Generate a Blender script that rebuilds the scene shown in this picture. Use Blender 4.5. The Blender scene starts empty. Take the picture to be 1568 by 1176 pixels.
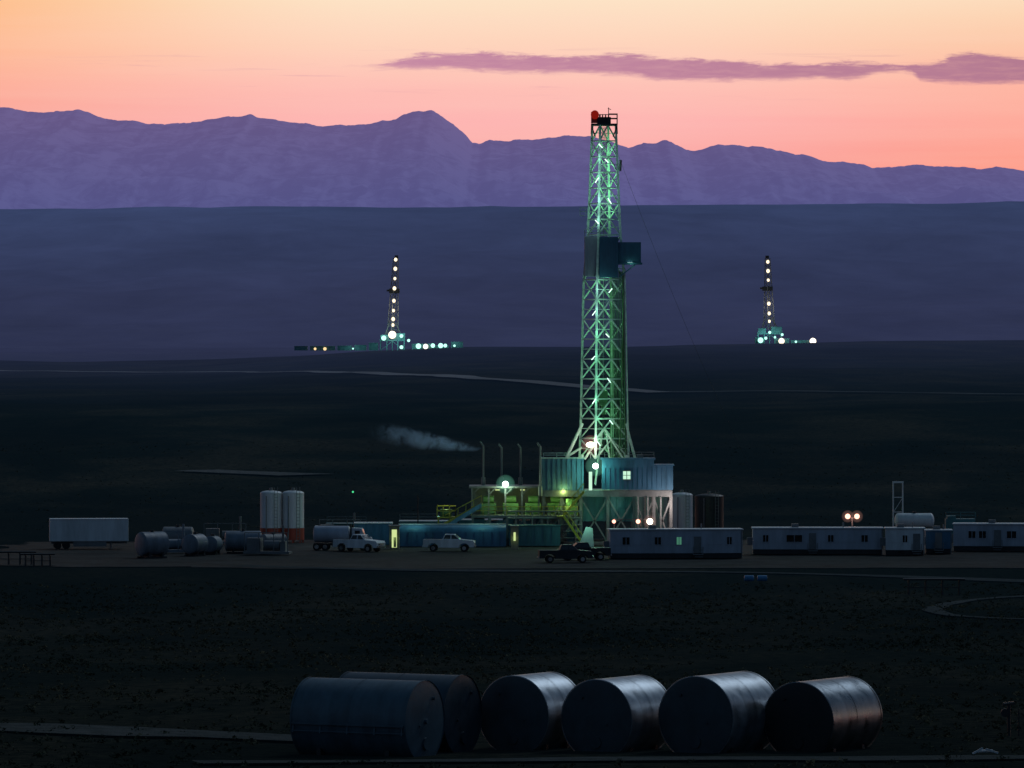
import bpy, math, random
import numpy as np
from mathutils import Vector, Matrix, noise
random.seed(7); rng=np.random.default_rng(7)
S=bpy.context.scene
S.view_settings.view_transform='Standard'; S.view_settings.look='None'
S.view_settings.exposure=0; S.view_settings.gamma=1
F=9412.0; H=29.3
def lin(r,g,b):
    f=lambda c:(c/255/12.92) if c/255<=0.04045 else ((c/255+0.055)/1.055)**2.4
    return (f(r),f(g),f(b),1)
# ------------------------------------------------------------ node helpers
class NT:
    def __init__(s,nt): s.nt=nt; s.n=nt.nodes; s.l=nt.links
    def new(s,t,**k):
        n=s.n.new(t)
        for a,b in k.items(): setattr(n,a,b)
        return n
    def put(s,sock,v):
        if isinstance(v,bpy.types.NodeSocket): s.l.new(v,sock)
        else: sock.default_value=v
    def m(s,op,a,b=0.0,c=None,clamp=False):
        n=s.new('ShaderNodeMath',operation=op,use_clamp=clamp)
        s.put(n.inputs[0],a); s.put(n.inputs[1],b)
        if c is not None: s.put(n.inputs[2],c)
        return n.outputs[0]
    def mr(s,v,a,b,c=0.0,d=1.0,smooth=False):
        n=s.new('ShaderNodeMapRange'); n.clamp=True
        if smooth: n.interpolation_type='SMOOTHSTEP'
        s.put(n.inputs['Value'],v); s.put(n.inputs['From Min'],a); s.put(n.inputs['From Max'],b)
        s.put(n.inputs['To Min'],c); s.put(n.inputs['To Max'],d)
        return n.outputs['Result']
    def mix(s,f,a,b,blend='MIX'):
        n=s.new('ShaderNodeMix',data_type='RGBA',blend_type=blend)
        s.put(n.inputs[0],f); s.put(n.inputs[6],a); s.put(n.inputs[7],b)
        return n.outputs[2]
    def ramp(s,f,pts):
        n=s.new('ShaderNodeValToRGB'); e=n.color_ramp.elements
        while len(e)>1: e.remove(e[-1])
        e[0].position=pts[0][0]; e[0].color=pts[0][1]
        for p,c in pts[1:]:
            q=e.new(p); q.color=c
        s.put(n.inputs[0],f); return n.outputs[0]
    def noise(s,vec,scale,detail=4,rough=0.55,dist=0.0):
        n=s.new('ShaderNodeTexNoise'); 
        if vec is not None: s.l.new(vec,n.inputs['Vector'])
        n.inputs['Scale'].default_value=scale; n.inputs['Detail'].default_value=detail
        n.inputs['Roughness'].default_value=rough; n.inputs['Distortion'].default_value=dist
        return n.outputs['Fac']
    def comb(s,x,y,z):
        n=s.new('ShaderNodeCombineXYZ'); s.put(n.inputs[0],x); s.put(n.inputs[1],y); s.put(n.inputs[2],z); return n.outputs[0]
    def sep(s,v):
        n=s.new('ShaderNodeSeparateXYZ'); s.l.new(v,n.inputs[0]); return n.outputs
def newmat(name):
    m=bpy.data.materials.new(name); m.use_nodes=True; m.node_tree.nodes.clear()
    t=NT(m.node_tree); o=t.new('ShaderNodeOutputMaterial'); return m,t,o
def nosample(m):
    try: m.cycles.emission_sampling='NONE'
    except Exception: pass
def pmat(name,col,rough=0.6,metal=0.0,var=0.35,scale=0.7,streak=False,bump=0.0,spec=0.4):
    m,t,o=newmat(name); b=t.new('ShaderNodeBsdfPrincipled'); tc=t.new('ShaderNodeTexCoord')
    vec=tc.outputs['Object']
    if streak:
        mp=t.new('ShaderNodeMapping'); mp.inputs['Scale'].default_value=(1,1,0.18); t.l.new(vec,mp.inputs[0]); vec=mp.outputs[0]
    n1=t.noise(vec,scale,6,0.65); n2=t.noise(vec,scale*6,4,0.6)
    f=t.m('ADD',t.m('MULTIPLY',n1,0.65),t.m('MULTIPLY',n2,0.35))
    f=t.mr(f,0.35,0.65)
    c=(col[0],col[1],col[2],1); lo=tuple(x*(1-var) for x in col[:3])+(1,)
    t.l.new(t.mix(f,lo,c),b.inputs['Base Color'])
    t.l.new(t.mr(n1,0.3,0.7,max(0.05,rough-0.12),min(1,rough+0.12)),b.inputs['Roughness'])
    b.inputs['Metallic'].default_value=metal; b.inputs['Specular IOR Level'].default_value=spec
    if bump:
        bp=t.new('ShaderNodeBump'); bp.inputs['Strength'].default_value=bump; bp.inputs['Distance'].default_value=0.05
        t.l.new(n2,bp.inputs['Height']); t.l.new(bp.outputs[0],b.inputs['Normal'])
    t.l.new(b.outputs[0],o.inputs[0]); return m
def emat(name,col,st):
    m,t,o=newmat(name); e=t.new('ShaderNodeEmission'); e.inputs[0].default_value=(col[0],col[1],col[2],1); e.inputs[1].default_value=st
    t.l.new(e.outputs[0],o.inputs[0]); nosample(m); return m
def halovol(name,col,st):  # emission-only volume for the painted glow around lamps
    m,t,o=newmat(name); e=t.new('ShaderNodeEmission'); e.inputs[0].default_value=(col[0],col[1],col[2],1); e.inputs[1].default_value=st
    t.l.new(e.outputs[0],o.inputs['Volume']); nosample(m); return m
# ------------------------------------------------------------ mesh builder
class MB:
    def __init__(s): s.v=[]; s.f=[]; s.sm=[]
    def add(s,vs,fs,sm=False):
        k=len(s.v); s.v+= [tuple(v) for v in vs]; s.f+=[tuple(i+k for i in f) for f in fs]; s.sm+=[sm]*len(fs)
    def box(s,x0,x1,y0,y1,z0,z1):
        s.add([(x0,y0,z0),(x1,y0,z0),(x1,y1,z0),(x0,y1,z0),(x0,y0,z1),(x1,y0,z1),(x1,y1,z1),(x0,y1,z1)],
              [(0,3,2,1),(4,5,6,7),(0,1,5,4),(1,2,6,5),(2,3,7,6),(3,0,4,7)]); return s
    def frame(s,p,q):
        p=Vector(p);q=Vector(q);d=(q-p).normalized()
        up=Vector((0,0,1)) if abs(d.z)<0.95 else Vector((0,1,0))
        a=d.cross(up).normalized(); b=a.cross(d).normalized(); return p,q,a,b
    def beam(s,p,q,w,h=None):
        h=h or w; p,q,a,b=s.frame(p,q); a=a*w/2;b=b*h/2
        s.add([p-a-b,p+a-b,p+a+b,p-a+b,q-a-b,q+a-b,q+a+b,q-a+b],
              [(0,3,2,1),(4,5,6,7),(0,1,5,4),(1,2,6,5),(2,3,7,6),(3,0,4,7)]); return s
    def cyl(s,p,q,r,n=14,r2=None,caps=True):
        r2=r if r2 is None else r2; p,q,a,b=s.frame(p,q)
        c=[(math.cos(2*math.pi*i/n),math.sin(2*math.pi*i/n)) for i in range(n)]
        A=[p+a*x*r+b*y*r for x,y in c]; B=[q+a*x*r2+b*y*r2 for x,y in c]
        s.add(A+B,[(i,(i+1)%n,(i+1)%n+n,i+n) for i in range(n)],True)
        if caps:
            s.add(A,[tuple(range(n-1,-1,-1))]); s.add(B,[tuple(range(n))])
        return s
    def dome(s,c,ax,r,h,n=32,k=5):
        c=Vector(c); _,_,a,b=s.frame(c,c+Vector(ax)); d=Vector(ax).normalized()
        vs=[];fs=[]
        for j in range(k):
            t=j/k; rr=r*math.cos(t*math.pi/2); hh=h*math.sin(t*math.pi/2)
            for i in range(n): vs.append(c+a*rr*math.cos(2*math.pi*i/n)+b*rr*math.sin(2*math.pi*i/n)+d*hh)
        vs.append(c+d*h)
        for j in range(k-1):
            for i in range(n): fs.append((j*n+i,j*n+(i+1)%n,(j+1)*n+(i+1)%n,(j+1)*n+i))
        for i in range(n): fs.append(((k-1)*n+i,(k-1)*n+(i+1)%n,k*n))
        s.add(vs,fs,True); return s
    def sph(s,c,r,n=12,k=8,sc=(1,1,1)):
        vs=[];fs=[]
        for j in range(k+1):
            th=math.pi*j/k
            for i in range(n):
                ph=2*math.pi*i/n; vs.append((c[0]+r*sc[0]*math.sin(th)*math.cos(ph),c[1]+r*sc[1]*math.sin(th)*math.sin(ph),c[2]+r*sc[2]*math.cos(th)))
        for j in range(k):
            for i in range(n): fs.append((j*n+i,(j+1)*n+i,(j+1)*n+(i+1)%n,j*n+(i+1)%n))
        s.add(vs,fs,True); return s
    def prism(s,pts,y0,y1,inset=0.0):
        n=len(pts); A=[(x,y0,z) for x,z in pts]; B=[(x,y1,z) for x,z in pts]
        s.add(A+B,[(i,(i+1)%n,(i+1)%n+n,i+n) for i in range(n)]+[tuple(range(n-1,-1,-1)),tuple(range(n,2*n))]); return s
    def rail(s,pts,h=1.1,w=0.07,step=1.8):
        for p,q in zip(pts[:-1],pts[1:]):
            p=Vector(p);q=Vector(q);L=(q-p).length; k=max(1,int(L/step))
            for i in range(k+1):
                a=p.lerp(q,i/k); s.beam(a,a+Vector((0,0,h)),w)
            for hh in (h*0.55,h): s.beam(p+Vector((0,0,hh)),q+Vector((0,0,hh)),w)
        return s
    def out(s,name,mat,parent=None,bevel=0.0):
        me=bpy.data.meshes.new(name); me.from_pydata(s.v,[],s.f); me.update()
        me.polygons.foreach_set('use_smooth',s.sm); me.materials.append(mat)
        o=bpy.data.objects.new(name,me); S.collection.objects.link(o)
        if parent: o.parent=parent
        if bevel:
            b=o.modifiers.new('bevel','BEVEL'); b.width=bevel; b.segments=2; b.limit_method='ANGLE'
        return o
# ------------------------------------------------------------ terrain profile
PX=np.array([-400,-200,-60,0,30,100,200,285,300,340,450,560,640,660,960,1100,1500,2200,3000,3450,3600,4200,5500,7000,9000,12000,12500,14000,60000],float)
PZ=np.array([20,24,27.5,27.3,26,20,13.3,8.9,8.55,7.6,4.6,1.6,0.1,0,0,1.9,7,11,14.5,18.2,18.2,8,10,45,120,264,262,240,240],float)
h_=np.diff(PX); dl=np.diff(PZ)/h_; sl=np.zeros(len(PX))
for i in range(1,len(PX)-1):
    if dl[i-1]*dl[i]>0: sl[i]=2/(1/dl[i-1]+1/dl[i])
def prof(d):
    i=int(np.clip(np.searchsorted(PX,d)-1,0,len(PX)-2)); t=(d-PX[i])/h_[i]; t=min(max(t,0),1)
    return ((2*t**3-3*t*t+1)*PZ[i]+(t**3-2*t*t+t)*h_[i]*sl[i]+(-2*t**3+3*t*t)*PZ[i+1]+(t**3-t*t)*h_[i]*sl[i+1])
def ss(a,b,x):
    t=min(max((x-a)/(b-a),0),1); return t*t*(3-2*t)
def G(x,y):
    z=prof(y); u=x/max(abs(y),100)
    far=ss(1500,3300,y)*(1-ss(3800,5000,y))
    z+=far*(-9*ss(0.005,-0.06,u) + 2.2*ss(0.0,0.08,u))
    z+=ss(9000,12000,y)*u*72*(1-ss(13000,20000,y))
    padm=ss(120,200,abs(x))+ (1-ss(600,650,y)) + ss(960,1150,y); padm=min(padm,1)
    near=1-ss(5000,7000,y)
    am=min(max(y,150)*0.0011,1.9)*padm*near
    if y<285: am*=0.4
    z+=am*noise.fractal(Vector((x/170,y/420,0.3)),0.9,2.1,3)
    z+=0.12*padm*near*noise.fractal(Vector((x/9,y/14,2.3)),0.9,2.1,3)*(1-ss(1200,2200,y))
    if y>5000:
        k=ss(5500,8000,y)*(1-ss(11000,12300,y)*0.93)
        z+=k*20*noise.fractal(Vector((x/700,y/1600,7.3)),0.8,2.2,5)
    return z
def Wx(px,d): return (px-784)/F*d
def Dp(py): return F*H/(py-500)
def hit(px,py,d0=285,d1=20000):
    d=d0
    while d<d1:
        x=Wx(px,d)
        if 500+F*(H-G(x,d))/d<=py: return x,d
        d*=1.002
    return Wx(px,d),d
# ------------------------------------------------------------ terrain mesh
def painted_haze_nodes(t,base,L=6500.0,bumpsock=None):
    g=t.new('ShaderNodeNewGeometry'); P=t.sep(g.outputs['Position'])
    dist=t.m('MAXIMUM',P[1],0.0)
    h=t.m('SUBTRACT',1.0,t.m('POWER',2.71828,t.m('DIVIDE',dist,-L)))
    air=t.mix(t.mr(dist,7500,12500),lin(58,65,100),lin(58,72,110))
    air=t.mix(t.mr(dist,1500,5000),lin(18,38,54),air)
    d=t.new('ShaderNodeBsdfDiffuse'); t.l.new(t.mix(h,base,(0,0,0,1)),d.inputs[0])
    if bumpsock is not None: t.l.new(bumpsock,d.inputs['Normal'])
    e=t.new('ShaderNodeEmission'); t.l.new(air,e.inputs[0]);  # distance haze painted onto the ground as emission, no air volume
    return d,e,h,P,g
def ground_mat(name,ca,cb,cc,L=6500.0):
    m,t,o=newmat(name); nosample(m); g=t.new('ShaderNodeNewGeometry'); pos=g.outputs['Position']
    mp=t.new('ShaderNodeMapping'); mp.inputs['Scale'].default_value=(1,0.35,1); t.l.new(pos,mp.inputs[0])
    n1=t.noise(mp.outputs[0],0.03,7,0.62,0.5); n2=t.noise(pos,0.9,6,0.7); n3=t.noise(mp.outputs[0],0.0065,8,0.62,0.8)
    c=t.mix(t.mr(n1,0.42,0.6),ca,cb); c=t.mix(t.mr(n2,0.44,0.6,0,0.85),c,cc)
    c=t.mix(t.mr(n3,0.42,0.58,0,0.75),c,cc)
    bp=t.new('ShaderNodeBump'); bp.inputs['Strength'].default_value=0.9; bp.inputs['Distance'].default_value=0.5; t.l.new(n2,bp.inputs['Height'])
    d,e,h,P,_=painted_haze_nodes(t,c,L,bp.outputs[0])
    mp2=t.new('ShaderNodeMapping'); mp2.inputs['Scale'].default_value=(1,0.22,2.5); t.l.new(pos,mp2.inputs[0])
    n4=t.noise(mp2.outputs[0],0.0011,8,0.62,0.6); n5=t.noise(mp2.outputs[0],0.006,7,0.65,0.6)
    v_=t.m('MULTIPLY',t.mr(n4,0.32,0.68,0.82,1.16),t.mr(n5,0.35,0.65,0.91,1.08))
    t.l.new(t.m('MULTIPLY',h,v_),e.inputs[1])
    a=t.new('ShaderNodeAddShader'); t.l.new(d.outputs[0],a.inputs[0]); t.l.new(e.outputs[0],a.inputs[1]); t.l.new(a.outputs[0],o.inputs[0]); return m
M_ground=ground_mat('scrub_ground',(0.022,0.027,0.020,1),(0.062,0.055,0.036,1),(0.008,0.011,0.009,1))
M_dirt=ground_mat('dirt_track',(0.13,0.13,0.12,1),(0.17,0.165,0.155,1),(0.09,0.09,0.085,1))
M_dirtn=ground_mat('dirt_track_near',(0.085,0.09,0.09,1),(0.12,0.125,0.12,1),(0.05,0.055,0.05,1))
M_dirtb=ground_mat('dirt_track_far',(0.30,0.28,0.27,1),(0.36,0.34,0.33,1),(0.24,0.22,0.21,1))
rows=list(np.arange(-300,280,12))+list(np.arange(280,660,3))+list(np.arange(660,960,10))
d=960.0
while d<14500: rows.append(d); d*=1.012
rows+=[16000,20000,30000,60000]
us=np.linspace(-0.5,0.5,301)
V=[(u*(y+600),y,G(u*(y+600),y)) for y in rows for u in us]
nc=len(us); Fc=[(j*nc+i,j*nc+i+1,(j+1)*nc+i+1,(j+1)*nc+i) for j in range(len(rows)-1) for i in range(nc-1)]
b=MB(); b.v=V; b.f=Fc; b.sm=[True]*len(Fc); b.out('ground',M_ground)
pts=[]
for i in range(120):
    a=2*math.pi*i/120; rr=1+0.10*noise.fractal(Vector((math.cos(a)*4,math.sin(a)*4,0)),.8,2,3)
    ca,sa=math.cos(a),math.sin(a); e=0.45
    x=math.copysign(abs(ca)**e,ca)*78*rr; y=792+math.copysign(abs(sa)**e,sa)*50*rr
    pts.append((x+8,y,0.1))
b=MB(); b.add(pts,[tuple(range(120))]); 
M_pad=pmat('pad_gravel',(0.055,0.060,0.058),0.95,var=0.8,scale=0.14,bump=0.5,spec=0.05)
b.out('gravel_pad',M_pad)
def strip(name,pix,w,lift,mat=M_dirt,d0=285,sm=14):
    P=[hit(a,c,d0) for a,c in pix]
    Q=[]
    for (x0,y0),(x1,y1) in zip(P[:-1],P[1:]):
        L=math.hypot(x1-x0,y1-y0); k=max(2,int(L/max(3,w*1.2)))
        for i in range(k): Q.append((x0+(x1-x0)*i/k,y0+(y1-y0)*i/k))
    Q.append(P[-1]); Q=np.array(Q)
    for _ in range(sm): Q[1:-1]=(Q[:-2]+2*Q[1:-1]+Q[2:])/4
    T=np.gradient(Q,axis=0); T/=np.linalg.norm(T,axis=1)[:,None]; N=np.stack([-T[:,1],T[:,0]],1)
    vs=[];K=5
    for i,(q,n) in enumerate(zip(Q,N)):
        ww=w*(0.9+0.5*noise.noise(Vector((i*0.3,w,1))))
        for k in range(K):
            p=q+n*ww*(k/(K-1)-0.5); vs.append((p[0],p[1],G(p[0],p[1])+lift))
    fs=[(i*K+k,i*K+k+1,(i+1)*K+k+1,(i+1)*K+k) for i in range(len(Q)-1) for k in range(K-1)]
    b=MB(); b.add(vs,fs,True); return b.out(name,mat)
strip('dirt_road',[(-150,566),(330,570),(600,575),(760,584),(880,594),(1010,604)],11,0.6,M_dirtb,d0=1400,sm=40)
strip('dirt_road',[(1000,602),(1250,600),(1400,605),(1700,607)],7,0.5,M_dirt,d0=1400,sm=40)
strip('dirt_road',[(300,722),(400,725),(470,730)],12,0.3,M_dirt,d0=960)
strip('dirt_road',[(-100,1113),(150,1118),(440,1132),(560,1140)],7,0.14,M_dirtn)
strip('dirt_road',[(360,868),(700,878),(1140,874),(1300,880),(1450,888),(1700,896)],5.5,0.12,M_dirtn,d0=600)
strip('dirt_road',[(1650,912),(1560,914),(1490,919),(1440,928),(1425,936),(1450,943),(1510,948),(1700,954)],2.6,0.12,M_dirtn,d0=560,sm=4)
strip('dirt_road',[(300,1171),(700,1168),(1300,1164),(1700,1162)],4.0,0.12,M_dirtn,d0=270)
# ------------------------------------------------------------ mountains
RP=[(-900,215),(-600,190),(-300,172),(-100,168),(0,163),(25,168),(60,172),(95,171),(122,167),(140,174),(160,182),(200,185),(230,190),(290,188),(330,181),(370,178),(385,175),(400,180),(420,184),(455,188),(500,193),(560,190),(600,184),(615,177),(632,171),(660,169),(672,174),(690,188),(705,200),(715,208),(722,217),(735,220),(750,215),(790,215),(830,212),(870,208),(900,208),(940,218),(962,227),(985,219),(1003,220),(1020,214),(1035,220),(1050,230),(1062,232),(1085,225),(1100,221),(1130,223),(1160,224),(1185,229),(1210,234),(1240,238),(1260,247),(1310,250),(1340,256),(1358,257),(1400,252),(1430,254),(1470,256),(1500,258),(1530,256),(1568,261),(1800,270),(2300,285)]
rx_=np.array([a for a,_ in RP]); ry_=np.array([c for _,c in RP])
xs=np.linspace(-6600,6600,950); ds=list(np.linspace(25000,40000,95))+[40300,41000,42500]
DR=40000; V=[]
for dd in ds:
    t=min((dd-25000)/15000,1)
    for x in xs:
        px=784+x/DR*F; R=H+(500-np.interp(px,rx_,ry_))*DR/F + 10*noise.fractal(Vector((x/100,0,0)),0.75,2.2,5)
        if dd<=DR:
            sh=0.55*t+0.45*t**2.2
            n=noise.ridged_multi_fractal(Vector((x/800+dd/6000,dd/2600,1.7)),0.9,2.1,6,1.0,2.0)-1.0
            n2=noise.fractal(Vector((x/2600,dd/5000,5.0)),0.8,2.1,4)
            z=180+(R-180)*sh+(n*90+n2*150)*math.sin(math.pi*min(t,1))**0.8
            z=min(z, H+(R-H)*(dd/DR)-(1-t)*60)
        else: z=R-(dd-DR)*0.45
        V.append((x,dd,z))
nc=len(xs); Fc=[(j*nc+i,j*nc+i+1,(j+1)*nc+i+1,(j+1)*nc+i) for j in range(len(ds)-1) for i in range(nc-1)]
m,t,o=newmat('mountain_painted_airlight'); nosample(m); g=t.new('ShaderNodeNewGeometry'); P=t.sep(g.outputs['Position']); pos=g.outputs['Position']
mp=t.new('ShaderNodeMapping'); mp.inputs['Scale'].default_value=(1,0.3,1.6); t.l.new(pos,mp.inputs[0])
n1=t.noise(mp.outputs[0],0.006,10,0.72,0.9)
nz=t.sep(g.outputs['Normal'])
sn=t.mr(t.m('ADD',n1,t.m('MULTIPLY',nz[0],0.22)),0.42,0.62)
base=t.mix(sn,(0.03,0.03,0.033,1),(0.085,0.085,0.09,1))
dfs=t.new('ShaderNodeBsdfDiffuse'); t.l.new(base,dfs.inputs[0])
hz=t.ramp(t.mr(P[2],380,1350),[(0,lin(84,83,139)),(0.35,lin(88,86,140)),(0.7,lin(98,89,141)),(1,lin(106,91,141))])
em=t.new('ShaderNodeEmission'); t.l.new(hz,em.inputs[0]); t.put(em.inputs[1],t.mr(sn,0,1,0.87,0.95))  # airlight painted onto the slopes as emission, tinted by height
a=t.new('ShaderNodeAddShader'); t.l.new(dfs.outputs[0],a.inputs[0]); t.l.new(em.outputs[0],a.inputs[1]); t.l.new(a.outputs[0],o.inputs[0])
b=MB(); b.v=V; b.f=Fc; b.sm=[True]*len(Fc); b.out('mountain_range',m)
# ------------------------------------------------------------ sagebrush
def shrubs(name,N,dlo,dhi,rad,tr,mat,avoid=None):
    vs=[];fs=[];c=0;tries=0
    while c<N and tries<N*12:
        tries+=1
        y=dlo+(dhi-dlo)*random.random()**0.8; x=random.uniform(-0.115,0.115)*y
        if 725<y<878 and -78<x<95: continue
        if noise.noise(Vector((x/14,y/22,4.4)))+0.35*noise.noise(Vector((x/3,y/5,1)))<random.uniform(-0.7,0.25): continue
        if avoid and avoid(x,y): continue
        z=G(x,y); r=rad*random.uniform(0.4,1.25); c+=1
        for k in range(tr):
            a=random.uniform(0,6.283); e=random.uniform(0.1,1.5); q=r*random.uniform(0.45,1)
            px=x+q*math.cos(a)*math.cos(e); py=y+q*math.sin(a)*math.cos(e); pz=z+q*math.sin(e)*0.7
            s=r*random.uniform(0.22,0.45); k0=len(vs)
            for _ in range(3): vs.append((px+random.uniform(-s,s),py+random.uniform(-s,s),pz+random.uniform(-s,s)*0.8))
            fs.append((k0,k0+1,k0+2))
    b=MB(); b.v=vs;b.f=fs;b.sm=[False]*len(fs); b.out(name,mat)
m,t,o=newmat('sage_foliage'); g=t.new('ShaderNodeNewGeometry'); n1=t.noise(g.outputs['Position'],0.05,4); n2=t.noise(g.outputs['Position'],1.6,3)
c=t.mix(t.mr(n1,0.42,0.6),(0.042,0.055,0.038,1),(0.12,0.105,0.065,1)); c=t.mix(t.mr(n2,0.35,0.65),t.mix(0.45,c,(0.01,0.014,0.01,1)),c)
dfs=t.new('ShaderNodeBsdfDiffuse'); t.l.new(c,dfs.inputs[0]); t.l.new(dfs.outputs[0],o.inputs[0]); M_sage=m
def av(x,y):
    if 288<y<316 and -13<x<20: return True
    return False
shrubs('sagebrush',11000,272,700,0.36,16,M_sage,av)
shrubs('sagebrush',3500,880,1300,0.4,8,M_sage)
# ------------------------------------------------------------ materials
M_white=pmat('white_paint',(0.72,0.74,0.76),0.5,var=0.35,scale=0.5,streak=True)
M_steelw=pmat('mast_paint',(0.62,0.68,0.64),0.5,var=0.5,scale=1.2)
M_tan=pmat('tan_paint',(0.70,0.61,0.55),0.5,var=0.3,scale=0.5,streak=True)
M_blue=pmat('blue_paint',(0.07,0.19,0.32),0.5,var=0.5,scale=0.5,streak=True)
M_tarp=pmat('blue_tarp',(0.13,0.26,0.38),0.6,var=0.6,scale=0.7,streak=True,bump=0.6)
M_teal=pmat('teal_paint',(0.09,0.26,0.28),0.5,var=0.45,scale=0.6,streak=True)
M_dark=pmat('dark_steel',(0.04,0.045,0.05),0.55,0.3,var=0.5)
M_grey=pmat('grey_steel',(0.2,0.21,0.22),0.55,0.2,var=0.4)
M_gtank=pmat('grey_tank_paint',(0.20,0.24,0.29),0.5,0.0,var=0.5,streak=True)
M_wall=pmat('wind_wall',(0.30,0.28,0.36),0.6,var=0.4,streak=True)
M_wallb=pmat('wind_wall_blue',(0.04,0.12,0.20),0.6,var=0.4,streak=True)
M_yel=pmat('yellow_rail',(0.45,0.36,0.05),0.5,var=0.3)
M_grn=pmat('green_machine',(0.09,0.20,0.09),0.5,var=0.5)
M_red=pmat('red_paint',(0.45,0.07,0.04),0.5,var=0.3)
M_rub=pmat('tyre_rubber',(0.02,0.02,0.02),0.8,var=0.3)
M_glass=pmat('dark_glass',(0.01,0.012,0.015),0.12,var=0.1,spec=0.6)
M_chrome=pmat('chrome',(0.5,0.5,0.5),0.25,0.9,var=0.2)
M_side=pmat('trailer_siding',(0.42,0.46,0.54),0.55,var=0.35,scale=0.4,streak=True)
E_cool=emat('lamp_cool',(0.75,1.0,0.92),6); E_warm=emat('lamp_warm',(1.0,0.82,0.62),6)
E_red=emat('lamp_orange',(1.0,0.42,0.30),3); E_obs=emat('obstruction_red',(0.7,0.025,0.015),0.28)
E_yel=emat('lit_doorway',(0.7,0.85,0.35),0.9); E_winc=emat('lit_window',(0.6,0.95,0.7),1.0); E_tail=emat('lit_window_dim',(0.2,0.7,0.45),0.25)
E_tube=emat('fluorescent_tube',(0.70,1,0.88),2.2)
H_cool=halovol('lamp_halo_cool',(0.3,1,0.7),0.05); H_warm=halovol('lamp_halo_warm',(1,0.5,0.4),0.06)
def root(name,x,y,z=None,rot=0.0):
    e=bpy.data.objects.new(name,None); S.collection.objects.link(e)
    e.location=(x,y,G(x,y)+0.1 if z is None else z); e.rotation_euler=(0,0,math.radians(rot)); return e
def light(par,x,y,z,P,col,r=0.3):  # bare point light; some calls are fills without a fixture
    l=bpy.data.lights.new('lamp_and_fill_light','POINT'); l.energy=P; l.color=col; l.shadow_soft_size=r
    o=bpy.data.objects.new('lamp_and_fill_light',l); S.collection.objects.link(o); o.parent=par; o.location=(x,y,z); return o
def lamp(par,x,y,z,r,mat,P=0,col=(0.6,1,0.8),halo=0,hm=None,off=(0,-1,-0.3)):
    MB().sph((x,y,z),r).out('lamp_globe',mat,par)
    b=MB(); b.cyl((x,y+r*0.9,z-0.1),(x,y+r*1.5,z+0.15),r*0.7,10); b.out('lamp_housing',M_grey,par)
    if P: light(par,x+off[0]*(r+0.4),y+off[1]*(r+0.4),z+off[2]*(r+.4),P,col)
    if halo: MB().sph((x,y,z),halo,20,12).out('lamp_halo',hm or H_cool,par)  # added glowing sphere imitates bloom around the lamp, no real mist
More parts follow.
